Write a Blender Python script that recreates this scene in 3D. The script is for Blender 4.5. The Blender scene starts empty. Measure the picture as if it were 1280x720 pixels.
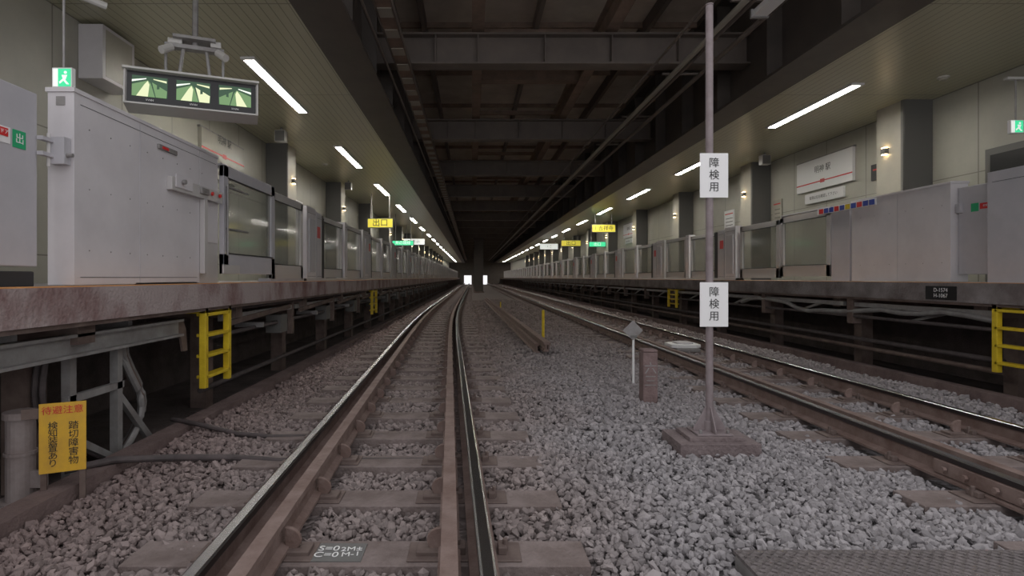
import bpy, math, random
import numpy as np
from mathutils import Vector, Matrix
random.seed(7); rng=np.random.default_rng(7)
scene=bpy.context.scene
try:
    scene.view_settings.view_transform='Standard'
    scene.view_settings.look='None'
except Exception: pass

# ---------------------------------------------------------------- materials
def mat(name,c,rough=.6,metal=0.,c2=None,scale=4.,mapscale=(1,1,1),bump=0.,bscale=40.,spec=.5,thr=(.35,.65),emit=None,es=0.,alpha=1.):
    m=bpy.data.materials.new(name); m.use_nodes=True
    nt=m.node_tree; n=nt.nodes; l=nt.links; b=n['Principled BSDF']
    b.inputs['Base Color'].default_value=(*c,1); b.inputs['Roughness'].default_value=rough
    b.inputs['Metallic'].default_value=metal
    b.inputs['Specular IOR Level'].default_value=spec
    b.inputs['Alpha'].default_value=alpha
    if emit: 
        b.inputs['Emission Color'].default_value=(*emit,1); b.inputs['Emission Strength'].default_value=es
    if c2 or bump:
        tc=n.new('ShaderNodeTexCoord'); mp=n.new('ShaderNodeMapping'); mp.inputs['Scale'].default_value=mapscale
        l.new(tc.outputs['Object'],mp.inputs['Vector'])
    if c2:
        ns=n.new('ShaderNodeTexNoise'); ns.inputs['Scale'].default_value=scale; ns.inputs['Detail'].default_value=6; ns.inputs['Roughness'].default_value=.65
        l.new(mp.outputs[0],ns.inputs['Vector'])
        r=n.new('ShaderNodeValToRGB'); r.color_ramp.elements[0].position=thr[0]; r.color_ramp.elements[1].position=thr[1]
        r.color_ramp.elements[0].color=(*c,1); r.color_ramp.elements[1].color=(*c2,1)
        l.new(ns.outputs['Fac'],r.inputs['Fac']); l.new(r.outputs['Color'],b.inputs['Base Color'])
    if bump:
        n2=n.new('ShaderNodeTexNoise'); n2.inputs['Scale'].default_value=bscale; n2.inputs['Detail'].default_value=4
        l.new(tc.outputs['Object'],n2.inputs['Vector'])
        bp=n.new('ShaderNodeBump'); bp.inputs['Strength'].default_value=bump; bp.inputs['Distance'].default_value=.02
        l.new(n2.outputs['Fac'],bp.inputs['Height']); l.new(bp.outputs['Normal'],b.inputs['Normal'])
    return m
def lines_mat(name,c,cline,axis,pitch,width,rough,c2=None,axis2=None,pitch2=1.,width2=.01,metal=0.):
    m=mat(name,c,rough,metal,c2=c2,scale=1.3)
    nt=m.node_tree; n=nt.nodes; l=nt.links; b=n['Principled BSDF']
    tc=n.new('ShaderNodeTexCoord'); sp=n.new('ShaderNodeSeparateXYZ'); l.new(tc.outputs['Object'],sp.inputs[0])
    def line(ax,p,w):
        d=n.new('ShaderNodeMath'); d.operation='DIVIDE'; d.inputs[1].default_value=p; l.new(sp.outputs[ax],d.inputs[0])
        f=n.new('ShaderNodeMath'); f.operation='FRACT'; l.new(d.outputs[0],f.inputs[0])
        g=n.new('ShaderNodeMath'); g.operation='LESS_THAN'; g.inputs[1].default_value=w/p; l.new(f.outputs[0],g.inputs[0])
        return g
    g=line(axis,pitch,width)
    if axis2 is not None:
        g2=line(axis2,pitch2,width2); mx=n.new('ShaderNodeMath'); mx.operation='MAXIMUM'
        l.new(g.outputs[0],mx.inputs[0]); l.new(g2.outputs[0],mx.inputs[1]); g=mx
    mix=n.new('ShaderNodeMix'); mix.data_type='RGBA'
    src=b.inputs['Base Color'].links[0].from_socket if b.inputs['Base Color'].links else None
    if src: l.new(src,mix.inputs[6])
    else: mix.inputs[6].default_value=(*c,1)
    mix.inputs[7].default_value=(*cline,1); l.new(g.outputs[0],mix.inputs[0]); l.new(mix.outputs[2],b.inputs['Base Color'])
    return m

M={}
M['white']=mat('gate_paint',(.63,.61,.63),.42,c2=(.53,.51,.53),scale=1.5,thr=(.4,.75))
M['white2']=mat('gate_paint_grey',(.50,.49,.52),.4,c2=(.43,.425,.455),scale=2)
M['frame']=mat('gate_frame',(.52,.505,.50),.35,.2)
M['dark']=mat('dark_gap',(.03,.03,.032),.6)
M['glass']=mat('gate_glass',(.26,.28,.24),.08,alpha=.38,spec=.8)
M['rust']=mat('rail_rust',(.17,.112,.095),.75,.1,c2=(.25,.185,.165),scale=6,bump=.3)
M['shine']=mat('rail_polished',(.60,.60,.62),.26,1.)
M['shinedark']=mat('rail_running_dark',(.07,.06,.06),.30,.8)
M['sleeper']=mat('sleeper_concrete',(.25,.205,.195),.9,c2=(.155,.12,.11),scale=5,bump=.5)
M['plate']=mat('baseplate_iron',(.13,.095,.085),.75,.2,c2=(.19,.145,.13),scale=12)
M['fasciaL']=mat('fascia_stained_concrete',(.37,.31,.30),.9,c2=(.17,.085,.08),scale=2.0,mapscale=(1,1,.6),bump=.5,thr=(.44,.66))
M['fasciaR']=mat('fascia_concrete',(.27,.245,.24),.9,c2=(.14,.115,.11),scale=2.5,bump=.5)
M['deck']=mat('deck_asphalt',(.3,.29,.29),.9,c2=(.25,.24,.24))
M['orange']=mat('tactile_strip_orange',(.62,.28,.08),.8,c2=(.52,.24,.08),scale=20)
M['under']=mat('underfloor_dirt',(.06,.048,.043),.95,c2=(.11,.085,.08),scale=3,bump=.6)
M['curb']=mat('curb_concrete',(.20,.145,.135),.9,c2=(.13,.09,.085),scale=4,bump=.5)
M['girder']=mat('girder_paint',(.13,.108,.094),.55,c2=(.17,.14,.12),scale=2)
M['girderd']=mat('girder_paint_dark',(.062,.052,.046),.5,c2=(.085,.07,.06),scale=2)
M['roof']=mat('roof_deck',(.62,.56,.48),.8,c2=(.45,.39,.33),scale=1.1)
M['roofrib']=mat('roof_rib',(.28,.20,.155),.8,c2=(.18,.13,.10),scale=3)
M['tray']=mat('tray_zinc',(.36,.34,.29),.5,.2)
M['ceil']=lines_mat('ceiling_spandrel',(.42,.405,.29),(.22,.21,.15),0,.11,.012,.32,axis2=1,pitch2=3.0,width2=.02)
M['wallL']=lines_mat('wall_panel',(.44,.43,.37),(.22,.21,.18),1,1.2,.02,.5,c2=(.38,.37,.32),axis2=2,pitch2=1.35,width2=.015)
M['column']=mat('column_tile',(.40,.38,.32),.4,c2=(.36,.34,.29))
M['columnd']=mat('column_dark',(.14,.138,.13),.5)
M['steel']=mat('galvanised_steel',(.34,.335,.33),.5,.3,c2=(.23,.215,.21),scale=5)
M['steelbrown']=mat('steel_rusty',(.20,.15,.13),.7,.2,c2=(.11,.075,.065),scale=5)
M['cable']=mat('dusty_cable',(.10,.08,.08),.7,c2=(.06,.05,.05),scale=9)
M['blackp']=mat('black_paint',(.012,.012,.014),.35)
M['yellow']=mat('yellow_paint',(.75,.56,.03),.45,c2=(.6,.42,.02),scale=8)
M['yellowsign']=mat('yellow_sign',(.75,.44,.03),.5,c2=(.6,.34,.04),scale=6)
M['signwhite']=mat('sign_white',(.80,.80,.80),.4)
M['ink']=mat('sign_ink',(.02,.02,.02),.5)
M['inkg']=mat('sign_ink_grey',(.12,.12,.12),.5)
M['red']=mat('sign_red',(.62,.03,.03),.4)
M['green']=mat('sign_green',(.02,.38,.16),.4)
M['blue']=mat('sign_blue',(.03,.06,.35),.4)
M['pole']=mat('pole_paint',(.27,.23,.235),.6,c2=(.20,.16,.165),scale=10)
M['post']=mat('riser_post_paint',(.36,.31,.30),.65,c2=(.27,.22,.21),scale=8)
M['base']=mat('pole_base_concrete',(.24,.195,.195),.95,c2=(.16,.125,.125),scale=6,bump=.8)
M['marker']=mat('marker_stone',(.24,.17,.165),.9,c2=(.16,.11,.105),scale=8,bump=.7)
M['lamp']=mat('tube_lamp',(1,1,1),.5,emit=(1.0,.96,.87),es=48)
M['lampw']=mat('sconce_lamp',(1,.9,.7),.5,emit=(1.0,.72,.38),es=18)
M['exitlit']=mat('exit_sign_lit',(.05,.4,.2),.4,emit=(.05,.70,.32),es=.9)
M['whitelit']=mat('sign_lit_white',(.8,.8,.8),.4,emit=(.80,.85,.8),es=.7)
M['yellowlit']=mat('sign_lit_yellow',(.6,.5,.05),.4,emit=(.75,.68,.08),es=.5)
M['case']=mat('monitor_case',(.50,.49,.47),.4)
M['plateck']=mat('checker_plate',(.20,.175,.175),.55,.2,c2=(.14,.125,.125),scale=5)
for k,e,s in (('scrdark',(.02,.07,.03),1),('scrmid',(.16,.30,.12),1),('scrlight',(.85,.90,.55),1.0),('scrwhite',(.9,1,.85),1.2)):
    M[k]=mat('monitor_'+k,(.02,.02,.02),.2,emit=e,es=s)
nt=M['plateck'].node_tree; n=nt.nodes; l=nt.links
tc=n.new('ShaderNodeTexCoord'); mp=n.new('ShaderNodeMapping'); mp.inputs['Rotation'].default_value=(0,0,.785); mp.inputs['Scale'].default_value=(28,28,28)
ck=n.new('ShaderNodeTexVoronoi'); ck.inputs['Randomness'].default_value=0; ck.inputs['Scale'].default_value=1
bp=n.new('ShaderNodeBump'); bp.inputs['Strength'].default_value=.9; bp.inputs['Distance'].default_value=.02
l.new(tc.outputs['Object'],mp.inputs[0]); l.new(mp.outputs[0],ck.inputs['Vector']); l.new(ck.outputs['Distance'],bp.inputs['Height']); l.new(bp.outputs[0],n['Principled BSDF'].inputs['Normal'])

def stone_mat(name,attr):
    m=mat(name,(.3,.28,.29),.9); nt=m.node_tree;n=nt.nodes;l=nt.links;b=n['Principled BSDF']
    tc=n.new('ShaderNodeTexCoord'); sp=n.new('ShaderNodeSeparateXYZ'); l.new(tc.outputs['Object'],sp.inputs[0])
    mr=n.new('ShaderNodeMapRange'); mr.inputs['From Min'].default_value=.25; mr.inputs['From Max'].default_value=1.1
    ns=n.new('ShaderNodeTexNoise'); ns.inputs['Scale'].default_value=1.2; l.new(tc.outputs['Object'],ns.inputs['Vector'])
    ad=n.new('ShaderNodeMath'); ad.operation='MULTIPLY_ADD'; ad.inputs[1].default_value=1.0; l.new(ns.outputs['Fac'],ad.inputs[0]); l.new(sp.outputs[0],ad.inputs[2])
    sub=n.new('ShaderNodeMath'); sub.operation='SUBTRACT'; sub.inputs[1].default_value=.5; l.new(ad.outputs[0],sub.inputs[0])
    l.new(sub.outputs[0],mr.inputs['Value'])
    base=n.new('ShaderNodeMix'); base.data_type='RGBA'
    base.inputs[6].default_value=(.265,.222,.213,1); base.inputs[7].default_value=(.315,.297,.305,1)
    l.new(mr.outputs[0],base.inputs[0])
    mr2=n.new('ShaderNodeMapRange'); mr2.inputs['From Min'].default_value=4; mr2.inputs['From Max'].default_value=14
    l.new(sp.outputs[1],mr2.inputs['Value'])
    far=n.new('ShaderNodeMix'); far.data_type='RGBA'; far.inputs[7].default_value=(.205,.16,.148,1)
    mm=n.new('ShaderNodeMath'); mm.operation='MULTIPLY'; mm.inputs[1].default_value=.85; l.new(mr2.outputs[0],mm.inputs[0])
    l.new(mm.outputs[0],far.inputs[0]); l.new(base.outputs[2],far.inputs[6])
    # reddish brake dust beside the left track
    mr3=n.new('ShaderNodeMapRange'); mr3.inputs['From Min'].default_value=-1.3; mr3.inputs['From Max'].default_value=-2.3; l.new(sp.outputs[0],mr3.inputs['Value'])
    m3=n.new('ShaderNodeMath'); m3.operation='MULTIPLY'; m3.inputs[1].default_value=.6; l.new(mr3.outputs[0],m3.inputs[0])
    dus=n.new('ShaderNodeMix'); dus.data_type='RGBA'; dus.inputs[7].default_value=(.21,.145,.135,1); l.new(m3.outputs[0],dus.inputs[0]); l.new(far.outputs[2],dus.inputs[6])
    mul=n.new('ShaderNodeMix'); mul.data_type='RGBA'; mul.blend_type='MULTIPLY'; mul.inputs[0].default_value=1
    l.new(dus.outputs[2],mul.inputs[6])
    if attr:
        a=n.new('ShaderNodeAttribute'); a.attribute_name='tint'; l.new(a.outputs['Color'],mul.inputs[7])
    else:
        v=n.new('ShaderNodeTexVoronoi'); v.inputs['Scale'].default_value=22; l.new(tc.outputs['Object'],v.inputs['Vector'])
        r=n.new('ShaderNodeValToRGB'); r.color_ramp.elements[0].color=(.55,.55,.55,1); r.color_ramp.elements[1].color=(1,1,1,1); 
        sv=n.new('ShaderNodeSeparateColor'); l.new(v.outputs['Color'],sv.inputs[0]); l.new(sv.outputs[0],r.inputs['Fac']); l.new(r.outputs[0],mul.inputs[7])
        bp=n.new('ShaderNodeBump'); bp.inputs['Strength'].default_value=1; bp.inputs['Distance'].default_value=.04; bp.invert=True
        l.new(v.outputs['Distance'],bp.inputs['Height']); l.new(bp.outputs[0],b.inputs['Normal'])
    l.new(mul.outputs[2],b.inputs['Base Color'])
    return m
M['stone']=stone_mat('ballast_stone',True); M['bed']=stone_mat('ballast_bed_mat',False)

# ---------------------------------------------------------------- mesh builder
class MB:
    def __init__(s): s.v=[]; s.f=[]; s.m=[]; s.mats=[]
    def mi(s,k):
        if k not in s.mats: s.mats.append(k)
        return s.mats.index(k)
    def box(s,x0,x1,y0,y1,z0,z1,k):
        if x0>x1:x0,x1=x1,x0
        if y0>y1:y0,y1=y1,y0
        if z0>z1:z0,z1=z1,z0
        b=len(s.v); s.v+=[(x0,y0,z0),(x1,y0,z0),(x1,y1,z0),(x0,y1,z0),(x0,y0,z1),(x1,y0,z1),(x1,y1,z1),(x0,y1,z1)]
        for q in [(0,3,2,1),(4,5,6,7),(0,1,5,4),(1,2,6,5),(2,3,7,6),(3,0,4,7)]:
            s.f.append(tuple(b+i for i in q)); s.m.append(s.mi(k))
    def prism(s,pts,d,k):
        b=len(s.v); nn=len(pts); s.v+=[tuple(p) for p in pts]+[tuple(Vector(p)+Vector(d)) for p in pts]
        s.f.append(tuple(b+i for i in range(nn))[::-1]); s.m.append(s.mi(k))
        s.f.append(tuple(b+nn+i for i in range(nn))); s.m.append(s.mi(k))
        for i in range(nn):
            j=(i+1)%nn; s.f.append((b+i,b+j,b+nn+j,b+nn+i)); s.m.append(s.mi(k))
    def tube(s,pts,r,k,n=10):
        pts=[Vector(p) for p in pts]; b=len(s.v)
        for i,p in enumerate(pts):
            if i==0: t=pts[1]-pts[0]
            elif i==len(pts)-1: t=pts[-1]-pts[-2]
            else: t=pts[i+1]-pts[i-1]
            t.normalize(); up=Vector((0,0,1)) if abs(t.z)<.9 else Vector((1,0,0))
            a=t.cross(up).normalized(); c=a.cross(t)
            for j in range(n):
                q=p+a*math.cos(2*math.pi*j/n)*r+c*math.sin(2*math.pi*j/n)*r; s.v.append(tuple(q))
        for i in range(len(pts)-1):
            for j in range(n):
                j2=(j+1)%n; s.f.append((b+i*n+j,b+i*n+j2,b+(i+1)*n+j2,b+(i+1)*n+j)); s.m.append(s.mi(k))
        s.f.append(tuple(b+j for j in range(n))[::-1]); s.m.append(s.mi(k))
        e=b+(len(pts)-1)*n; s.f.append(tuple(e+j for j in range(n))); s.m.append(s.mi(k))
    def sweep(s,path,prof,keys):
        b=len(s.v); n=len(prof)
        for i,(x,y) in enumerate(path):
            a=path[max(i-1,0)]; c=path[min(i+1,len(path)-1)]
            t=Vector((c[0]-a[0],c[1]-a[1])).normalized(); nx,ny=t.y,-t.x
            for (o,z) in prof: s.v.append((x+nx*o,y+ny*o,z))
        for i in range(len(path)-1):
            for j in range(n):
                j2=(j+1)%n; s.f.append((b+i*n+j,b+i*n+j2,b+(i+1)*n+j2,b+(i+1)*n+j)); s.m.append(s.mi(keys[j]))
        s.f.append(tuple(b+j for j in range(n))); s.m.append(s.mi(keys[0]))
        e=b+(len(path)-1)*n; s.f.append(tuple(e+j for j in range(n))[::-1]); s.m.append(s.mi(keys[0]))
    def build(s,name,bevel=0,parent=None,loc=None,rot=None):
        me=bpy.data.meshes.new(name); me.from_pydata(s.v,[],s.f); me.polygons.foreach_set('material_index',s.m)
        for k in s.mats: me.materials.append(M[k])
        me.update()
        import bmesh
        bm=bmesh.new(); bm.from_mesh(me); bmesh.ops.recalc_face_normals(bm,faces=bm.faces); bm.to_mesh(me); bm.free()
        o=bpy.data.objects.new(name,me); scene.collection.objects.link(o)
        if bevel:
            md=o.modifiers.new('bevel','BEVEL'); md.width=bevel; md.segments=2; md.limit_method='ANGLE'
        if parent: o.parent=parent
        if loc: o.location=loc
        if rot: o.rotation_euler=rot
        return o
def text(body,size,loc,rot,key,parent,name='lettering',lh=1.0):
    c=bpy.data.curves.new(name,'FONT'); c.body=body; c.size=size; c.align_x='CENTER'; c.align_y='CENTER'; c.space_line=lh; c.extrude=.0008
    c.materials.append(M[key]); o=bpy.data.objects.new(name,c); scene.collection.objects.link(o)
    o.parent=parent; o.location=loc; o.rotation_euler=rot; return o
FC=(math.pi/2,0,0); FL=(math.pi/2,0,math.pi/2); FR=(math.pi/2,0,-math.pi/2)
def inst(o,name,dy):
    q=o.copy(); q.name=name; q.location=(o.location[0],o.location[1]+dy,o.location[2]); scene.collection.objects.link(q); return q

END=110.
# ---------------------------------------------------------------- room shell
b=MB(); b.box(-4.7,7.8,-3,END,-.5,-.30,'under'); b.build('floor')
b=MB(); b.box(-4.7,-4.505,0.5,END,-.3,4.4,'wallL'); b.build('wall_left')
b=MB(); b.box(7.605,7.8,0.5,END,-.3,4.4,'wallL'); b.build('wall_right')
CZ=4.06; RS=3.9; RC=5.3
b=MB(); b.box(-4.5,-1.92,RS,END,CZ,CZ+.1,'ceil'); b.box(4.85,7.6,RS,END,CZ,CZ+.1,'ceil'); b.build('ceiling')
b=MB(); 
for (x0,x1,z0,z1) in [(-4.5,-1.55,-.3,6.2),(-.1,1.75,-.3,6.2),(3.0,7.6,-.3,6.2),(-1.55,-.1,1.55,6.2),(1.75,3.0,1.55,6.2)]:
    b.box(x0,x1,END,END+.3,z0,z1,'girder')
b.build('wall_back')
b=MB(); b.box(-1.92,4.85,RC,END,6.0,6.1,'roof'); 
b.build('roof_deck')
b=MB()
for x0,x1 in [(-1.92,-1.37),(4.3,4.85)]:
    b.box(x0,x1,RS,END,4.02,4.06,'girderd'); xm=(x0+x1)/2; b.box(xm-.02,xm+.02,RS,END,4.06,6.0,'girderd'); b.box(x0,x1,RS,END,5.9,6.0,'girderd')
    y=RS+1
    while y<END: b.box(x0+.03,x1-.03,y,y+.02,4.06,5.9,'girderd'); y+=1.66
b.build('roof_edge_girder')
b=MB(); y=4.3
while y<END:
    b.box(-1.64,4.57,y-.15,y+.15,4.62,4.65,'girder'); b.box(-1.64,4.57,y-.015,y+.015,4.65,5.10,'girder'); b.box(-1.64,4.57,y-.15,y+.15,5.10,5.13,'girder')
    for x in (-.6,.1,1.2,2.3,3.4): b.box(x-.01,x+.01,y-.13,y+.13,4.65,5.10,'girder')
    b.box(0.1,2.3,y+2.4,y+2.65,5.25,5.5,'roofrib'); b.box(0.1,2.3,y+.9,y+1.0,5.55,5.65,'roofrib')
    y+=5
b.build('roof_cross_beam')
b=MB()
for x in (.1,2.3):
    b.box(x-.10,x+.10,RC,END,5.18,5.21,'roofrib'); b.box(x-.012,x+.012,RC,END,5.21,5.6,'roofrib'); b.box(x-.10,x+.10,RC,END,5.6,5.63,'roofrib')
for x in (-.9,1.2,3.3): b.box(x-.04,x+.04,RC,END,5.75,6.0,'girder')
y=RC+.4
while y<END: b.box(-1.6,4.55,y,y+.05,5.9,6.0,'roofrib'); y+=2.5
b.build('roof_stringer')
b=MB()
b.box(-1.20,-1.0,RS,END,4.50,4.53,'roofrib')
for x in (-1.21,-.99): b.box(x-.008,x+.008,RS,END,4.48,4.57,'girder')
y=RS
while y<70: b.box(-1.19,-1.01,y,y+.25,4.485,4.50,'tray'); y+=.62
b.build('cable_tray')
b=MB()
for x,z,r in ((3.3,4.46,.04),(3.42,4.49,.03),(3.75,4.46,.035),(-1.32,4.42,.022),(2.9,4.50,.02)):
    b.tube([(x,RS,z),(x,END,z)],r,'girder' if r!=.04 else 'tray',8)
y=RS+.5
while y<80: b.box(3.2,3.85,y,y+.04,4.53,4.56,'girder'); y+=2.5
b.build('overhead_conduit')
b=MB(); b.box(3.50,3.68,4.6,7.0,4.38,4.45,'signwhite'); b.box(3.48,3.70,4.58,4.64,4.36,4.47,'steel'); b.box(3.48,3.70,6.98,7.02,4.36,4.47,'steel'); b.build('overhead_cable_duct')
b=MB(); b.box(.5,.72,-.12,.12,-.3,4.60,'girderd'); b.box(.24,.98,-.16,-.12,-.3,4.60,'girderd'); b.box(.24,.98,.12,.16,-.3,4.60,'girderd'); b.box(.15,1.07,-.3,.3,-.3,-.1,'curb'); b.box(.15,1.07,-.25,.25,4.4,4.61,'girderd')
proto=b.build('steel_column'); proto.location=(0,49.3,0)
for i in range(1,10): inst(proto,'steel_column',5*i)

# ---------------------------------------------------------------- ceiling tubes
b=MB(); b.box(-.07,.07,0,2.4,-.018,.0,'lamp'); b.box(-.095,-.07,-.03,2.43,-.03,.0,'signwhite'); b.box(.07,.095,-.03,2.43,-.03,.0,'signwhite'); b.box(-.095,.095,-.05,-.0,-.03,0,'signwhite'); b.box(-.095,.095,2.4,2.45,-.03,0,'signwhite')
p=b.build('ceiling_tube_light'); p.location=(-2.99,7.5,CZ)
for i in range(1,20): inst(p,'ceiling_tube_light',5*i)
q=p.copy(); scene.collection.objects.link(q); q.location=(5.83,8.5,CZ)
for i in range(1,20): inst(q,'ceiling_tube_light',5*i)

# ---------------------------------------------------------------- platforms
def platform(name,s,edge,wall,fk):
    b=MB(); DZ=1.06
    b.box(edge,wall,0.3,END,DZ-.22,DZ-.01,fk)
    b.box(edge,edge+s*.05,0.3,END,DZ-.01,DZ,fk)
    b.box(edge+s*.05,edge+s*.32,0.3,END,DZ-.01,DZ+.004,'orange')
    b.box(edge+s*.32,wall,0.3,END,DZ-.01,DZ,'deck')
    b.box(edge+s*.02,edge+s*.04,.3,END,DZ-.25,DZ-.22,'steelbrown')
    y=1.2
    while y<END:
        b.box(edge+s*.45,edge+s*.62,y,y+.17,-.3,DZ-.38,'steelbrown'); b.box(edge+s*.12,wall,y,y+.17,DZ-.38,DZ-.22,'steelbrown'); y+=2.45
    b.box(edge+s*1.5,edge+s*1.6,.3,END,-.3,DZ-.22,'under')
    return b.build(name)
platform('platform_left',-1,-2.45,-4.5,'fasciaL')
platform('platform_right',1,5.5,7.6,'fasciaR')
b=MB(); b.box(-2.55,-2.39,0.3,END,-.3,-.13,'curb'); b.build('drain_curb')
b=MB(); b.box(5.36,5.5,0.3,END,-.3,-.08,'curb'); b.build('drain_curb')

def wcol(s,wall,y0,prot,h=4.06):
    b=MB(); b.box(wall,wall+s*prot,0,.62,1.06,h,'column'); b.box(wall,wall+s*(prot+.012),.0,.05,1.06,h,'columnd'); b.box(wall,wall+s*prot*1.0,-.012,0,1.06,h,'columnd')
    xs=wall+s*prot
    b.box(xs,xs+s*.07,.33,.43,2.18+1.06,2.28+1.06,'columnd'); b.box(xs+s*.01,xs+s*.06,.34,.42,2.28+1.06,2.292+1.06,'lampw'); b.box(xs+s*.01,xs+s*.06,.34,.42,2.168+1.06,2.18+1.06,'lampw')
    o=b.build('wall_column'); o.location=(0,y0,0)
    return o
o=wcol(1,-4.5,12.25,.45)
for i in range(1,14): inst(o,'wall_column',5*i)
o=wcol(-1,7.6,9.25,.47)
for i in range(1,14): inst(o,'wall_column',5*i)

# ---------------------------------------------------------------- platform screen doors
DZ=1.06
def solid(b,F,s,y0,y1,z0,z1,k='white',th=.18,seams=True):
    b.box(F,F+s*th,y0,y1,z0,z1,k)
    if seams:
        b.box(F-s*.004,F,y0+.04,y1-.04,z1-.105,z1-.10,'dark'); b.box(F-s*.003,F,y0+.04,y1-.04,z0+.08,z0+.085,'dark')
def glaz(b,F,s,y0,y1,z0,z1,w=.09,k='frame',off=.05):
    a=F+s*off; c=a+s*.05
    b.box(a,c,y0,y0+w,z0,z1,k); b.box(a,c,y1-w,y1,z0,z1,k); b.box(a,c,y0,y1,z1-w,z1,k); b.box(a,c,y0,y1,z0,z0+w*1.8,k)
    m=(a+c)/2; b.box(m-.004,m+.004,y0+w,y1-w,z0+w*1.8,z1-w,'glass')
    b.box(a-s*.01,a,y0+w-.02,y1-w+.02,z1-w-.015,z1-w,'dark'); b.box(a-s*.01,a,y0+w-.02,y1-w+.02,z0+w*1.8,z0+w*1.8+.015,'dark')
def module(F,s):
    b=MB(); t=DZ+1.24
    solid(b,F,s,0,.55,DZ,t); b.box(F-s*.02,F,.1,.45,DZ+.15,t-.2,'white2')
    b.box(F-s*.006,F,.62,.80,DZ+.75,DZ+.95,'red') ; solid(b,F,s,.58,.92,DZ,t-.04,'white2')
    b.box(F+s*.02,F+s*.1,.92,1.15,DZ,t-.1,'dark')
    glaz(b,F,s,1.15,2.75,DZ+.06,t-.05); solid(b,F,s,2.75,2.98,DZ,t)
    b.box(F+s*.05,F+s*.12,2.98,3.12,DZ,t-.12,'dark')
    glaz(b,F,s,3.12,4.7,DZ+.06,t-.02); solid(b,F,s,4.72,4.88,DZ,t,'frame')
    b.box(F-s*.01,F+s*.19,0,4.9,DZ,DZ+.05,'frame')
    return b.build('platform_screen_door',.006)
FLx=-2.70; FRx=6.0
o=module(FLx,-1); o.location=(0,9.15,0)
for i in range(1,20): inst(o,'platform_screen_door',4.9*i)
o=module(FRx,1); o.location=(0,12.75,0)
for i in range(1,19): inst(o,'platform_screen_door',4.9*i)

b=MB(); F=-2.84
b.box(F,F-.05,1.2,3.66,DZ+.13,DZ+1.26,'white2'); b.box(F-.02,F-.05,1.2,3.66,DZ,DZ+.10,'dark')
b.box(F,F-.06,1.2,1.26,DZ,DZ+.14,'steel')
o=b.build('platform_end_gate',.008)
def label(par,F,s,y0,y1,z0,z1,k,txt,tk,sz):
    b=MB(); b.box(F,F-s*.004,y0,y1,z0,z1,k); b.build('label_plate',0,par)
    if txt: text(txt,sz,(F-s*.006,(y0+y1)/2,(z0+z1)/2),FL if s<0 else FR,tk,par)
label(o,F,-1,3.28,3.44,DZ+.88,DZ+.98,'signwhite','',None,.05)
label(o,F+.004,-1,3.30,3.42,DZ+.92,DZ+.97,'red','非常ドア','signwhite',.03)
label(o,F,-1,3.46,3.56,DZ+.87,DZ+.98,'green','出','signwhite',.07)
label(o,F,-1,3.00,3.26,DZ+.88,DZ+.98,'signwhite','',None,.05)
label(o,F+.004,-1,3.0,3.24,DZ+.91,DZ+.97,'red','EMERGENCY','signwhite',.035)
b=MB()
F=-2.70
b.box(F-.12,F-.02,3.735,3.795,DZ+.82,DZ+1.0,'white2'); b.tube([(F-.12,3.73,DZ+.80),(F-.12,3.73,DZ+1.02)],.012,'frame')
b.tube([(F-.02,3.76,DZ+.88),(F+.02,3.76,DZ+.88)],.014,'steel'); b.box(F-.13,F-.09,3.64,3.735,DZ+.86,DZ+.885,'white2'); b.box(F-.13,F-.09,3.64,3.735,DZ+.96,DZ+.985,'white2')
b.build('gate_hinge')
b=MB(); T=DZ+1.35
b.box(F,F-.18,3.80,5.55,DZ+.01,T-.03,'white'); b.box(F+.008,F-.19,3.79,5.95,T-.03,T,'white'); b.box(F,F-.18,5.56,5.95,DZ+.42,T-.03,'white'); b.box(F-.01,F-.16,5.55,5.97,DZ,DZ+.85,'frame')
b.box(F+.003,F,4.55,4.555,DZ+.02,T-.04,'white2'); b.box(F+.003,F,3.86,5.5,DZ+.06,DZ+.064,'dark'); b.box(F+.003,F,3.86,5.9,T-.10,T-.096,'dark'); b.box(F-.06,F-.12,3.794,3.80,T-.12,T-.06,'steel')
for yy in np.arange(3.95,5.6,.235):
    for zz in (DZ+.25,DZ+.68,DZ+1.1): b.tube([(F,yy,zz),(F+.004,yy,zz)],.006,'steel',8)
b.box(F-.01,F,4.5,5.5,DZ-.0,DZ+.02,'dark')
o=b.build('screen_door_cabinet',.012)
b=MB()
b.box(F+.05,F,4.95,5.95,DZ+.84,DZ+.96,'frame'); b.box(F+.06,F+.05,5.0,5.3,DZ+.87,DZ+.99,'white'); b.box(F+.075,F+.05,5.45,5.6,DZ+.88,DZ+.94,'steel')
b.tube([(F+.07,5.1,DZ+.93),(F+.10,5.1,DZ+.93)],.022,'steel'); b.tube([(F+.06,5.68,DZ+.91),(F+.08,5.68,DZ+.91)],.02,'red'); b.tube([(F+.06,5.85,DZ+.91),(F+.08,5.85,DZ+.91)],.02,'red')
b.box(F+.02,F,4.8,5.1,DZ+1.17,DZ+1.21,'steel'); b.box(F+.025,F,4.85,4.95,DZ+1.175,DZ+1.20,'red')
b.box(F+.05,F,5.55,5.62,DZ+.1,DZ+.84,'frame')
b.build('door_latch_unit',.004)
b=MB(); T=DZ+1.26
glaz(b,F,-1,6.0,7.55,DZ+.10,T+.01,.12,'white2',-.04); b.box(F+.05,F+.03,5.98,6.4,DZ+.1,DZ+.2,'frame'); b.tube([(F+.06,6.05,DZ+.3),(F+.06,6.05,DZ+1.05)],.012,'steel'); b.box(F+.02,F-.1,6.0,7.55,T+.0,T+.03,'white2')
b.box(F+.07,F+.04,6.05,6.6,DZ+.58,DZ+.60,'steel'); b.box(F+.07,F+.04,6.05,6.6,DZ+1.03,DZ+1.05,'steel')
b.build('glazed_door_leaf',.006)
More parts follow.
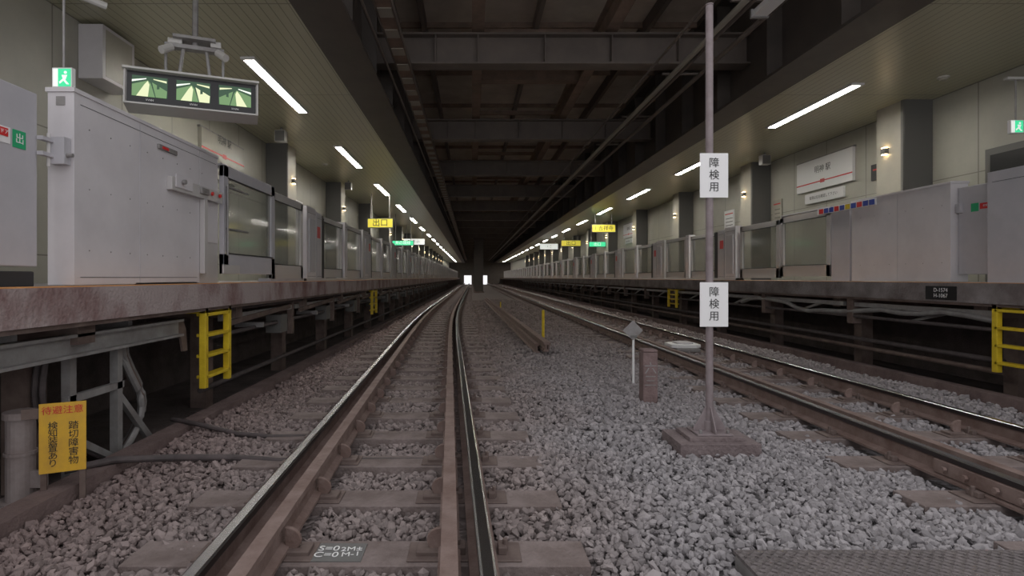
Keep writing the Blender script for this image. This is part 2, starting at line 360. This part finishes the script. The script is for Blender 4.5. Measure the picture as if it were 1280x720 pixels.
b=MB(); glaz(b,F,-1,7.65,9.05,DZ+.04,T-.01,.11,'frame',.03); b.box(F-.03,F-.2,7.6,9.1,DZ,DZ+.05,'white2'); b.build('glazed_door_leaf',.006)

F=FRx; T=DZ+1.24
b=MB(); b.box(F-.1,F+.15,4.2,6.41,DZ,T+.02,'white2'); b.box(F-.104,F-.1,4.3,6.35,T-.1,T-.095,'dark'); b.build('screen_door_cabinet',.012)
b=MB(); b.box(F+.08,F+.13,6.43,7.0,DZ+.1,T-.06,'white2'); b.box(F+.08,F+.13,6.43,6.5,DZ,DZ+.1,'steel'); b.box(F+.04,F+.08,6.93,7.0,DZ+.86,DZ+.98,'white2')
o=b.build('platform_end_gate',.008)
label(o,F+.08,1,6.5,6.70,DZ+.88,DZ+.95,'red','非常ドア','signwhite',.03); label(o,F+.08,1,6.72,6.82,DZ+.86,DZ+.96,'green','','signwhite',.06)
b=MB(); b.box(F,F+.22,7.02,8.85,DZ+.01,T+.0,'white'); b.box(F-.008,F+.23,7.01,8.86,T,T+.03,'white'); b.box(F-.003,F,7.9,7.905,DZ+.02,T,'white2')
for yy in np.arange(7.15,8.8,.3):
    for zz in (DZ+.25,DZ+.98): b.tube([(F,yy,zz),(F-.004,yy,zz)],.006,'steel',8)
b.build('screen_door_cabinet',.012)
b=MB(); b.box(F-.02,F-.004,8.3,9.7,T-.10,T-.0,'signwhite')
for i,k in enumerate(['blue','blue','red','blue','yellow','blue','red','blue','blue','red']): b.box(F-.024,F-.02,8.32+.135*i,8.43+.135*i,T-.09,T-.01,k)
b.build('status_label_strip')
b=MB(); b.box(F,F+.16,8.9,9.35,DZ,T-.05,'white2'); glaz(b,F,1,9.38,10.9,DZ+.08,T-.02,.11,'frame',-.0); glaz(b,F,1,11.0,12.6,DZ+.05,T-.04,.11,'frame',.03); b.box(F-.0,F+.12,9.38,10.9,T-.01,T+.02,'white2')
b.build('glazed_door_leaf',.006)

# ---------------------------------------------------------------- rails
RP=[(-.022,0),(.022,0),(.032,-.006),(.0325,-.035),(.010,-.05),(.009,-.12),(.064,-.135),(.064,-.15),(-.064,-.15),(-.064,-.135),(-.009,-.12),(-.010,-.05),(-.0325,-.035),(-.032,-.006)]
RK=['shine','shine','shinedark']+['rust']*8+['rust','shinedark','shine']
def cx(y):
    if y<10: return -.42-.0386*y
    if y<22: t=y-10; return -.806-.0386*(t-t*t/24)
    return -1.0376
ys=[-1]+list(np.arange(0,24,.6))+[30,50,80,END+4]
def rail(off,name,keys=RK,dz=0,prof=RP,c=cx):
    b=MB(); b.sweep([(c(y)+off,y) for y in ys],[(o,z+dz) for o,z in prof],keys); return b.build(name)
rail(-.565,'running_rail'); rail(.565,'running_rail')
GP=[(-.035,0),(.035,0),(.035,-.03),(.012,-.04),(.012,-.12),(.05,-.135),(.05,-.15),(-.05,-.15),(-.05,-.135),(-.012,-.12),(-.012,-.04),(-.035,-.03)]
rail(-.565+.19,'guard_rail',['rust']*12,.012,GP); rail(.565-.15,'guard_rail',['rust']*12,.012,GP)
cr=lambda y:3.58
rail(-.565,'running_rail',RK,0,RP,cr); rail(.565,'running_rail',RK,0,RP,cr)
rail(-.565+.16,'guard_rail',['rust']*12,-.01,GP,cr)
b=MB(); b.box(3.58-.565-.05,3.58-.565-.012,2.9,3.6,-.12,-.04,'rust'); 
for yy in (3.0,3.15,3.35,3.5): b.tube([(2.955,yy,-.08),(2.935,yy,-.08)],.018,'rust',6)
b.build('rail_joint_fishplate')

def sleeper(yc,c,name='sleeper'):
    b=MB(); h=.12
    x0=-1.05;x1=1.05
    b.prism([(x0,-h-.02,-.29),(x1,-h-.02,-.29),(x1,h+.02,-.29),(x0,h+.02,-.29)],(0,0,.06),'sleeper')
    b.box(x0,x1,-h,h,-.23,-.158,'sleeper')
    for r in (-.565,.565):
        s=1 if r<0 else -1
        b.box(r-.18,r+.36,-.09,.09,-.158,-.149,'plate') if s>0 else b.box(r-.34,r+.18,-.09,.09,-.158,-.149,'plate')
        for d in (-.095,.095):
            b.box(r+d-.02,r+d+.02,-.04,.04,-.15,-.115,'plate'); b.tube([(r+d*1.15,0,-.15),(r+d*1.15,0,-.09)],.014,'plate',6)
        g=r+s*(.19 if s>0 else .15)
        pts=[(g+s*.03,-.012,-.155)]+[(g+s*(.03+.075*math.sin(a)),-.012,-.155+.12*(math.cos(a)*.5+.5)) for a in np.linspace(0,math.pi*.75,7)]
        b.prism(pts,(0,.024,0),'rust'); b.box(g+s*.02,g+s*.15,-.05,.05,-.156,-.13,'plate')
    o=b.build(name,.006); o.location=(c(yc),yc,0); return o
o0=sleeper(2.6,cx); y=1.95
while y>-.5:
    q=o0.copy(); scene.collection.objects.link(q); q.name='sleeper'; q.location=(cx(y),y,0); y-=.65
y=3.25
while y<70:
    q=o0.copy(); scene.collection.objects.link(q); q.name='sleeper'; q.location=(cx(y),y,0); y+=.65
y=.65
while y<70:
    q=o0.copy(); scene.collection.objects.link(q); q.name='sleeper'; q.location=(3.58,y,0); y+=.65
b=MB(); b.box(-.22,.02,-.085,.085,-.158,-.154,'inkg'); b.build('marking_panel',0,o0)
text('S=0\nC=0',.065,(-.15,0,-.152),(0,0,0),'signwhite',o0,'chalk_marking',.9); text('2M±\nM-1',.055,(-.04,0,-.152),(0,0,.1),'signwhite',o0,'chalk_marking',.9)

# ---------------------------------------------------------------- ballast
def gh(X,Y):
    mid=np.exp(-((X-1.6)/.75)**2)*.05
    return -.195+mid+.012*np.sin(X*3.1+Y*1.7)+.010*np.sin(Y*2.3-X*1.3)
b=MB(); nx=60; yl=list(np.arange(-1,14,.25))+list(np.arange(14,40,1.))+[50,70,90,END]
xs=np.linspace(-2.38,5.35,nx)
for yy in yl:
    for xx in xs: b.v.append((xx,yy,float(gh(xx,yy))-.03))
mi=b.mi('bed')
for i in range(len(yl)-1):
    for j in range(nx-1): b.f.append((i*nx+j,i*nx+j+1,(i+1)*nx+j+1,(i+1)*nx+j)); b.m.append(mi)
b.build('ballast_bed')

def stones(n,ya,yb,smin,smax):
    Y=rng.uniform(ya,yb,n); X=rng.uniform(-2.36,5.33,n)
    keep=(X>-Y*.86-1.0)&(X<Y*1.0+1.2)
    X=X[keep];Y=Y[keep]
    c=np.array([cx(y) for y in Y])
    d=X-c
    def nearsl(y,offset): 
        ph=((y-2.6+.325)%.65)-.325; return np.abs(ph)<offset
    k=np.ones(len(X),bool)
    inner=(np.abs(d)<.58)
    onL=np.abs(d)<1.07; k&=~(onL&nearsl(Y,.125)&(rng.random(len(X))>np.where(inner,.03,.25)))
    ph=((Y-.65+.325)%.65)-.325; k&=~((np.abs(X-3.58)<1.07)&(np.abs(ph)<.125)&(rng.random(len(X))>.2))
    for r in (-.565,.565,-.375,.415): k&=np.abs(d-r)>.085
    for r in (-.565,.565,-.405): k&=np.abs(X-3.58-r)>.085
    k&=~((np.abs(X-1.78)<.3)&(np.abs(Y-4.2)<.22))
    k&=~((X>1.15)&(X<3.0)&(Y<2.54))
    k&=~((np.abs(X-1.81)<.09)&(np.abs(Y-5.75)<.09))
    X=X[k];Y=Y[k]; n=len(X)
    phi=(1+5**.5)/2
    V=np.array([(-1,phi,0),(1,phi,0),(-1,-phi,0),(1,-phi,0),(0,-1,phi),(0,1,phi),(0,-1,-phi),(0,1,-phi),(phi,0,-1),(phi,0,1),(-phi,0,-1),(-phi,0,1)])/1.902
    Fc=np.array([(0,11,5),(0,5,1),(0,1,7),(0,7,10),(0,10,11),(1,5,9),(5,11,4),(11,10,2),(10,7,6),(7,1,8),(3,9,4),(3,4,2),(3,2,6),(3,6,8),(3,8,9),(4,9,5),(2,4,11),(6,2,10),(8,6,7),(9,8,1)])
    P=np.repeat(V[None],n,0)*rng.uniform(.65,1.2,(n,12,1))
    P*=rng.uniform([.75,.6,.45],[1.25,1.,.85],(n,3))[:,None,:]
    q=rng.normal(size=(n,4)); q/=np.linalg.norm(q,axis=1)[:,None]; w,x,y,z=q.T
    R=np.stack([1-2*(y*y+z*z),2*(x*y-z*w),2*(x*z+y*w),2*(x*y+z*w),1-2*(x*x+z*z),2*(y*z-x*w),2*(x*z-y*w),2*(y*z+x*w),1-2*(x*x+y*y)],1).reshape(n,3,3)
    P=np.einsum('nij,nkj->nki',R,P)
    s=rng.uniform(smin,smax,n)*rng.choice([.7,1,1.25],n)
    P*=s[:,None,None]
    Z=gh(X,Y)+rng.uniform(-.020,.012,n)
    P+=np.stack([X,Y,Z],1)[:,None,:]
    tint=rng.uniform(.68,1.22,n)
    return P,Fc,tint
allP=[];allT=[]
for (n,ya,yb,a,bb) in [(40000,1.3,4.5,.017,.030),(40000,4.5,9,.019,.034),(26000,9,16,.026,.042),(14000,16,32,.035,.06)]:
    P,Fc,t=stones(n,ya,yb,a,bb); allP.append(P); allT.append(t)
P=np.concatenate(allP); T_=np.concatenate(allT); n=len(P)
verts=P.reshape(-1,3); faces=(Fc[None]+12*np.arange(n)[:,None,None]).reshape(-1,3)
me=bpy.data.meshes.new('ballast_stones'); me.vertices.add(len(verts)); me.vertices.foreach_set('co',verts.astype(np.float32).ravel())
me.loops.add(len(faces)*3); me.loops.foreach_set('vertex_index',faces.astype(np.int32).ravel())
me.polygons.add(len(faces)); me.polygons.foreach_set('loop_start',np.arange(0,len(faces)*3,3,dtype=np.int32))
try: me.polygons.foreach_set('loop_total',np.full(len(faces),3,dtype=np.int32))
except Exception: pass
me.update(calc_edges=True); me.validate()
me.shade_flat()
at=me.attributes.new('tint','FLOAT_COLOR','POINT')
col=np.ones((n,12,4),np.float32); col[:,:,:3]=T_[:,None,None]; at.data.foreach_set('color',col.ravel())
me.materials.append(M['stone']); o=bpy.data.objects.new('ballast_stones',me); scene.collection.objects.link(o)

b=MB()
for i,(xa,xb,ya,yb,z) in enumerate([(1.08,.70,9.3,30,.0),(1.30,.82,9.5,30,.0),(1.19,.76,9.0,29,.06)]):
    pth=[(xa+(xb-xa)*t,ya+(yb-ya)*t) for t in np.linspace(0,1,6)]
    b.sweep(pth,[(o,zz+z+.02) for o,zz in GP],['rust']*12)
b.build('stacked_spare_rails')

# ---------------------------------------------------------------- sign pole
px,py=1.78,4.2
b=MB(); g=-.19
b.prism([(px-.30,py-.22,g),(px+.30,py-.22,g),(px+.30,py+.22,g),(px-.30,py+.22,g)],(0,0,.02),'base')
b.box(px-.29,px+.29,py-.2,py+.2,g+.02,g+.12,'base'); b.box(px-.2,px+.2,py-.14,py+.14,g+.12,g+.15,'base'); b.box(px-.13,px+.13,py-.11,py+.11,g+.15,g+.165,'pole')
b.tube([(px,py,g+.16),(px,py,3.16)],.027,'pole',16); b.tube([(px,py,g+.16),(px,py,g+.24)],.04,'pole',16); b.tube([(px,py,3.16),(px,py,3.17)],.03,'pole',16)
for a in range(4):
    dx,dy=[(1,0),(-1,0),(0,1),(0,-1)][a]; ox,oy=-dy*.005,dx*.005
    b.prism([(px+dx*.02-ox,py+dy*.02-oy,g+.165),(px+dx*.12-ox,py+dy*.12-oy,g+.165),(px+dx*.12-ox,py+dy*.12-oy,g+.185),(px+dx*.02-ox,py+dy*.02-oy,g+.36)],(2*ox,2*oy,0),'pole')
for dx in(-1,1):
    for dy in(-1,1): b.tube([(px+dx*.1,py+dy*.085,g+.165),(px+dx*.1,py+dy*.085,g+.19)],.012,'steel',6)
pole=b.build('sign_pole',.004)
for zc in (1.88,.92):
    b=MB(); b.box(px-.105+.02,px+.105+.02,py-.036,py-.032,zc-.165,zc+.165,'signwhite'); 
    for dz in(-.1,.1): b.box(px-.035,px+.035,py-.032,py+.03,zc+dz-.01,zc+dz+.01,'steel')
    b.build('sign_board',0,pole)
    text('障\n検\n用',.078,(px+.02,py-.038,zc+.0),FC,'ink',pole,'lettering',1.15)
b=MB(); mx,my=1.81,5.75
b.box(mx-.075,mx+.075,my-.075,my+.075,-.28,.36,'marker'); b.prism([(mx-.075,my-.075,.36),(mx+.075,my-.075,.36),(mx+.075,my+.075,.36),(mx-.075,my+.075,.36)],(0,0,.03),'marker')
o=b.build('kilometre_marker_post',.012)
text('六\n三',.13,(mx,my-.078,.13),FC,'steel',o)
b=MB(); dx_,dy_=1.93,6.7
b.tube([(dx_,dy_,-.25),(dx_,dy_,.55)],.014,'signwhite',10); b.prism([(dx_-.01,dy_-.018,.37),(dx_+.11,dy_-.018,.49),(dx_-.01,dy_-.018,.61),(dx_-.13,dy_-.018,.49)],(0,.004,0),'steel'); b.box(dx_-.04,dx_+.04,dy_-.02,dy_+.02,.4,.43,'columnd')
b.build('diamond_marker_post')
b=MB(); b.tube([(1.5,11.8,-.25),(1.5,11.8,.42)],.03,'yellow',12); b.tube([(1.5,11.8,.42),(1.5,11.8,.44)],.022,'yellow',12); b.box(1.45,1.55,11.75,11.85,-.25,-.15,'plate'); b.build('yellow_marker_post')
b=MB(); b.tube([(1.02,20,-.25),(1.02,20,.25)],.02,'yellow',12); b.box(.97,1.07,19.95,20.05,-.25,-.15,'plate'); b.build('yellow_marker_post')
b=MB(); bx,by=3.72,9.9
b.prism([(bx-.26,by-.18,-.10),(bx-.16,by-.24,-.10),(bx+.16,by-.24,-.10),(bx+.26,by-.16,-.10),(bx+.26,by+.16,-.10),(bx+.16,by+.24,-.10),(bx-.16,by+.24,-.10),(bx-.26,by+.18,-.10)],(0,0,.06),'signwhite')
b.box(bx-.14,bx+.14,by-.14,by+.14,-.04,-.01,'white'); b.box(bx-.2,bx+.2,by-.3,by+.3,-.155,-.10,'steel'); b.build('track_transponder',.01)
b=MB(); b.box(1.17,2.5,1.2,2.51,-.115,-.10,'plateck')
yy=1.6
rr=0
while yy<2.49:
    xx=1.2+(.025 if rr%2 else 0)
    while xx<2.48:
        dd=.012*(1 if (rr%2) else -1)
        b.prism([(xx-.012,yy-dd*.6,-.10),(xx,yy-.004,-.10),(xx+.012,yy+dd*.6,-.10),(xx,yy+.004,-.10)],(0,0,.003),'plateck'); xx+=.05
    yy+=.03; rr+=1
for x in (1.19,1.9,2.46): b.box(x-.02,x+.02,1.2,2.49,-.22,-.115,'steel')
b.build('checker_plate_walkway')

def ladder(name,x,y0,y1,z0,z1,s):
    b=MB()
    for y in (y0,y1): b.box(x,x+s*.06,y-.03,y+.03,z0,z1,'yellow')
    nz=4
    for i in range(nz):
        z=z0+.1+i*(z1-z0-.15)/(nz-1)*.98; b.box(x+s*.0,x+s*.10,y0,y1,z-.015,z+.015,'yellow')
    b.box(x,x+s*.25,y0-.03,y0+.03,z1-.05,z1,'yellow'); b.box(x,x+s*.25,y1-.03,y1+.03,z1-.05,z1,'yellow')
    return b.build(name,.004)
ladder('yellow_step_ladder',-2.47,5.22,5.72,.09,.835,-1)
ladder('yellow_step_ladder',5.52,5.15,5.92,.12,.835,1)
ladder('yellow_step_ladder',5.52,15.2,15.8,.3,.835,1)
ladder('yellow_step_ladder',-2.47,14.0,14.6,.2,.835,-1)

# ---------------------------------------------------------------- under-platform left
b=MB()
X=-2.62
b.box(X,X-.02,.3,5.0,.60,.75,'steel'); b.box(X+.05,X-.02,.3,5.0,.73,.75,'steel'); b.box(X+.05,X-.02,.3,5.0,.60,.62,'steel')
b.prism([(X,5.0,.75),(X,5.08,.73),(X,5.13,.65),(X,5.16,.45),(X,5.08,.45),(X,5.04,.58),(X,5.0,.60)],(-.02,0,0),'steelbrown')
for y in np.arange(1.,5,1.1): b.box(X-.02,X-.3,y,y+.05,.66,.83,'steel')
b.build('cable_channel_bracket')
b=MB()
for y in (3.75,4.25): b.box(X-.05,X-.11,y-.03,y+.03,-.28,.66,'steel')
b.box(X-.05,X-.11,3.55,4.7,-.28,-.24,'steel'); b.box(X-.05,X-.09,3.7,4.3,.28,.33,'steel')
b.prism([(X-.06,4.25,.22),(X-.06,4.25,.28),(X-.06,4.72,-.22),(X-.06,4.66,-.24)],(-.04,0,0),'steel')
b.prism([(X-.06,3.78,.0),(X-.06,3.78,.06),(X-.06,4.2,-.2),(X-.06,4.2,-.25)],(-.04,0,0),'steel')
b.build('steel_support_frame')
b=MB()
for k,(dy,r) in enumerate([(0,.028),(.09,.028),(.18,.035),(.27,.02)]):
    pts=[(X-.1-.05*k,4.35+dy+.45*math.sin(t*math.pi)*1.0*t,.60-.85*t) for t in np.linspace(0,1,12)]
    b.tube(pts,r,'steelbrown' if k%2 else 'steel',8)
for k in range(3):
    pts=[(X-.2-.05*k,3.7-.25*math.sin(t*math.pi)+.6*t,.55-.83*t) for t in np.linspace(0,1,10)]; b.tube(pts,.02,'cable',8)
b.build('hanging_cable_bundle')
b=MB(); y=5.9
while y<60:
    b.box(X-.02,X-.06,y,y+2.3,.66,.72,'steel'); b.prism([(X,y+.2,.60),(X,y+.2,.66),(X,y+2.2,.74),(X,y+2.2,.68)],(-.03,0,0),'steelbrown')
    b.box(X-.02,X-.09,y+2.3,y+2.4,.3,.83,'steelbrown'); b.box(X,X-.35,y+1.1,y+1.16,.5,.56,'steel'); b.box(X-.05,X-.25,y+1.9,y+2.2,.35,.6,'columnd'); y+=2.45
b.tube([(X+.02,5.8,.78),(X+.02,60,.78)],.018,'cable'); b.tube([(X-.1,5.8,.5),(X-.1,60,.5)],.025,'cable'); b.tube([(X-.2,5.8,-.05),(X-.2,60,-.05)],.03,'cable')
b.build('under_platform_cable_rack')
b=MB(); X=5.6
pts=[(X,6.0+i*.33,.66+.06*math.sin(i*.55)+( -.05 if i%7 in (3,4) else 0)) for i in range(18)]
b.tube(pts,.035,'steel',10)
y=6.0
while y<60: 
    b.box(X,X+.05,y,y+2.2,.70,.76,'steel'); b.box(X-.03,X+.1,y+2.2,y+2.32,.45,.83,'steelbrown'); b.prism([(X+.05,y+.4,.74),(X+.05,y+1.2,.55),(X+.05,y+1.3,.55),(X+.05,y+.6,.74)],(.03,0,0),'steel'); y+=2.45
b.tube([(X,6,.56),(X,60,.52)],.022,'cable'); b.tube([(X+.1,6,.1),(X+.1,60,.1)],.03,'steelbrown'); b.tube([(X+.1,6,.22),(X+.1,60,.22)],.03,'cable')
b.build('under_platform_cable_rack')
b=MB(); b.box(5.496,5.49,6.35,6.78,.86,1.02,'blackp'); o=b.build('track_gauge_label'); text('D-1574\nH-1067',.065,(5.487,6.56,.94),FR,'signwhite',o)

# ---------------------------------------------------------------- warning sign + post
b=MB(); b.tube([(-2.74,3.40,-.30),(-2.74,3.40,.27)],.075,'post',20); b.tube([(-2.74,3.40,.27),(-2.74,3.40,.31)],.09,'post',20); b.tube([(-2.74,3.40,-.30),(-2.74,3.40,-.22)],.12,'post',20); b.tube([(-2.74,3.40,.05),(-2.74,3.40,.07)],.084,'post',20)
b.box(-2.67,-2.58,3.38,3.41,-.15,-.05,'post'); b.build('cable_riser_post')
e=bpy.data.objects.new('track_warning_sign',None); scene.collection.objects.link(e); e.location=(-2.425,3.32,.175); e.rotation_euler=(0,0,math.radians(26))
b=MB(); b.box(-.115,.115,-.004,.004,-.205,.205,'yellowsign'); b.box(-.20,-.11,.004,.02,.12,.18,'steelbrown'); b.box(-.11,-.08,.004,.03,-.46,.2,'steelbrown'); b.box(.08,.11,.004,.03,-.46,.2,'steelbrown'); b.build('board',0,e)
text('待避注意',.052,(0,-.006,.160),FC,'red',e); text('踏\n切\n障\n害\n物',.053,(.053,-.006,-.04),FC,'ink',e,lh=.98); text('検\n知\n装\n置\nあ\nり',.050,(-.048,-.006,-.04),FC,'ink',e,lh=.88)
b=MB()
b.tube([(-2.62,3.6,-.12),(-2.4,3.75,-.10),(-2.1,3.95,-.15),(-1.7,3.98,-.16),(-1.35,3.92,-.165),(-1.0,3.95,-.175),(-.3,3.97,-.18)],.024,'cable'); 
b.tube([(-2.62,4.9,-.12),(-2.3,4.7,-.11),(-1.9,4.55,-.15),(-1.6,4.5,-.16),(-1.2,4.55,-.17),(-.5,4.6,-.18)],.020,'cable')
b.build('ground_cable')

# ---------------------------------------------------------------- monitors
e=bpy.data.objects.new('cctv_monitor_array',None); scene.collection.objects.link(e); e.location=(-2.56,5.15,2.81); e.rotation_euler=(math.radians(-6),0,math.radians(22)); e.scale=(.9,.9,.93)
b=MB()
b.box(-.60,.60,.0,.26,-.15,.17,'case')
b.box(-.625,.625,-.06,.28,.165,.185,'case'); b.box(-.615,.615,-.025,.26,-.165,-.15,'case'); b.box(-.615,-.60,-.03,.26,-.16,.18,'case'); b.box(.60,.615,-.03,.26,-.16,.18,'case')
b.box(-.59,.59,-.010,.0,-.145,.160,'blackp')
for i in(-1,0,1):
    c=i*.39; y=-.014
    b.box(c-.155,c+.155,y,-.010,-.085,.118,'scrdark')
    def P(pts,k,dy): b.prism([(c+x*.155*(1 if i<1 else -1),y-dy,.0165+z*.1015) for x,z in pts],(0,.001,0),k)
    P([(-1,-1),(.3,-1),(.05,.3),(-.1,.6),(-1,.1)],'scrmid',.001)
    P([(-.75,-1),(-.1,-1),(-.02,.2),(-.12,.55),(-.3,.2)],'scrlight',.002)
    P([(.35,-1),(.95,-1),(.98,-.3),(.12,.45)],'scrlight' if i==0 else 'scrmid',.0022)
    P([(-1,.35),(-.2,.72),(-.2,.8),(-1,.55)],'scrwhite',.0022); P([(.95,.5),(.2,.72),(.2,.8),(.95,.7)],'scrlight',.0022)
    P([(.4,-.2),(.55,-.15),(.55,.3),(.4,.28)],'scrdark',.003)
b.build('monitor_housing',0,e)
for i in(-1,0,1): text('VVVH',.028,(i*.39,-.014,-.118),FC,'signwhite',e)
b=MB()
for x in(-.3,.3): b.tube([(x*.5,.12,.18),(x*.35,.12,.55)],.018,'steel'); b.tube([(x*.9,.12,.18),(x*.9,.12,.45)],.014,'steel')
b.box(-.28,.28,.08,.16,.50,.54,'steel'); b.box(-.2,.2,.02,.22,.58,.61,'steel'); b.tube([(0,.12,.52),(0,.12,1.32)],.03,'steel'); b.tube([(-.22,.1,.50),(-.30,.02,.42)],.04,'case'); b.tube([(.22,.1,.50),(.30,.02,.42)],.04,'case'); b.tube([(-.25,.1,.56),(-.12,.1,.56)],.035,'case')
b.box(.15,.25,.06,.18,.54,.6,'case')
b.build('ceiling_bracket',0,e)

def exitsign(x,y,z,top,arm=0):
    e=bpy.data.objects.new('emergency_exit_sign',None); scene.collection.objects.link(e); e.location=(x,y,z)
    b=MB(); b.box(-.08,.08,-.02,.02,-.08,.08,'signwhite'); b.box(-.03,.07,-.024,-.02,-.07,.07,'exitlit'); b.box(-.07,-.03,-.024,-.02,-.07,.07,'whitelit'); b.tube([(0,0,.08),(0,0,top-z)],.01,'steel')
    b.tube([(.03,-.026,.04),(.03,-.024,.04)],.012,'whitelit',10); b.prism([(.0,-.026,.02),(.045,-.026,.02),(.03,-.026,-.02),(.06,-.026,-.055),(.04,-.026,-.055),(.015,-.026,-.025),(-.015,-.026,-.05),(-.02,-.026,-.035),(.01,-.026,-.01)],(0,.002,0),'whitelit')
    if arm: b.box(-.12,.25,-.03,.03,top-z-.03,top-z,'case')
    b.build('sign_box',0,e)
exitsign(-3.28,4.5,2.72,4.06); exitsign(6.6,6.8,2.95,3.55,1)
b=MB(); b.tube([(6.85,6.8,3.55),(6.85,6.8,4.06)],.012,'steel'); b.build('sign_hanger_rod')
b=MB(); b.tube([(-3.55,4.3,3.50),(-3.1,4.75,3.42)],.03,'case'); b.tube([(-3.32,4.52,3.46),(-3.32,4.52,4.06)],.01,'steel'); b.build('hanging_speaker_tube')
b=MB(); b.box(-4.5,-4.22,6.4,7.0,3.40,4.02,'white'); b.box(-4.216,-4.22,6.45,6.95,3.44,3.98,'column'); b.tube([(-4.21,6.9,3.6),(-4.2,6.9,3.6)],.02,'columnd'); b.build('wall_electrical_cabinet',.01)
def station(x,s,y0,y1,z0,z1,k='signwhite'):
    b=MB(); b.box(x,x+s*.06,y0,y1,z0,z1,k); b.box(x+s*.06,x+s*.064,y0,y1,z0+.15,z0+.175,'red'); b.box(x+s*.06,x+s*.066,(y0+y1)/2-.07,(y0+y1)/2+.07,z0+.125,z0+.20,'red')
    b.box(x,x+s*.05,y0-.03,y1+.03,z1,z1+.03,'steel'); b.box(x,x+s*.05,y0+.3,y1-.3,z0-.28,z0-.06,k)
    o=b.build('station_name_sign'); r=FL if s>0 else FR
    text('明神 駅',.17,(x+s*.065,(y0+y1)/2,z0+.42),r,'inkg',o); text('電車は左右確認して下さい',.08,(x+s*.052,(y0+y1)/2,z0-.17),r,'inkg',o)
    return o
station(7.6,-1,11.1,13.0,3.05,3.72); station(-4.5,1,9.2,10.9,3.12,3.60,'column')
station(7.6,-1,26,27.9,3.05,3.72); station(-4.5,1,23.2,24.9,3.15,3.60,'white')
for (s,x,y,z,w,h,k) in [(1,-4.5,8.3,2.6,.5,.7,'signwhite'),(1,-4.5,14.5,2.7,.6,.8,'signwhite'),(-1,7.6,14.6-.3-.4,2.7,.4,.7,'column'),(-1,7.6,10.5,3.1,.25,.3,'blackp'),(-1,7.6,16.5,2.7,.6,.8,'signwhite')]:
    b=MB(); b.box(x,x+s*.03,y-w/2,y+w/2,z-h/2,z+h/2,k); b.box(x+s*.03,x+s*.032,y-w/2+.05,y+w/2-.05,z+h/2-.12,z+h/2-.09,'red'); 
    if h>.5:
        for i in range(4): b.box(x+s*.03,x+s*.032,y-w/2+.06,y+w/2-.1,z+h/2-.25-i*.1,z+h/2-.23-i*.1,'columnd')
    b.build('wall_notice')
b=MB(); b.box(7.6,7.56,6.8,8.25,1.06,3.0,'columnd'); b.box(7.56,7.54,6.9,8.15,1.06,2.9,'blackp'); b.build('door_1')
def dirsign(x,y,z,w,h,k,txt,tk,sz):
    e=bpy.data.objects.new('hanging_direction_sign',None); scene.collection.objects.link(e); e.location=(x,y,z)
    b=MB(); b.box(-w/2,w/2,-.08,.08,-h/2,h/2,'columnd'); b.box(-w/2+.02,w/2-.02,-.085,-.08,-h/2+.02,h/2-.02,k)
    for d in(-.35,.35): b.tube([(w*d,0,h/2),(w*d,0,CZ-z)],.015,'steel')
    b.build('sign_box',0,e); text(txt,sz,(0,-.09,0),FC,tk,e)
dirsign(-3.2,19.6,3.02,.9,.33,'yellowlit','出口',"ink",.28)
dirsign(-3.2,26,2.72,1.0,.24,'exitlit','井の頭線','whitelit',.18)
dirsign(-3.2,31,3.1,1.2,.35,'whitelit','2 渋谷','ink',.25)
dirsign(6.1,26,3.4,1.1,.36,'yellowlit','1 吉祥寺','ink',.24); dirsign(6.0,34,3.2,1.2,.36,'yellowlit','出口','ink',.3); dirsign(5.9,43,3.5,1.4,.45,'whitelit','1 2','ink',.3); dirsign(6.7,30,2.9,.9,.28,'exitlit','出口','whitelit',.2)
for x,y in ((6.25,5.0),(6.9,8.2),(6.5,15),(-3.9,9.5),(-3.8,14.5)):
    b=MB(); b.tube([(x,y,CZ),(x,y,CZ-.02)],.075,'case',20); b.tube([(x,y,CZ-.02),(x,y,CZ-.05)],.045,'column',16); b.build('ceiling_detector')
for x,y in ((-3.75,11.0),(-3.75,17),(6.9,13.2)):
    b=MB(); b.box(x-.1,x+.1,y-.08,y+.08,CZ-.28,CZ-.06,'case'); b.box(x-.09,x+.09,y-.084,y-.08,CZ-.27,CZ-.07,'columnd'); b.tube([(x,y,CZ-.06),(x,y,CZ)],.02,'steel'); b.build('ceiling_speaker')

# ---------------------------------------------------------------- world, camera
w=bpy.data.worlds.new('World'); scene.world=w; w.use_nodes=True
bg=w.node_tree.nodes['Background']; bg.inputs[0].default_value=(.98,.965,.99,1); bg.inputs[1].default_value=1.1
cam=bpy.data.cameras.new('camera'); co=bpy.data.objects.new('camera',cam); scene.collection.objects.link(co); scene.camera=co
co.location=(0,0,1.12); co.rotation_euler=(math.pi/2,0,0); cam.sensor_width=36; cam.lens=700/1280*36; cam.shift_x=50/1280; cam.shift_y=-13/1280; cam.clip_start=.05; cam.clip_end=400
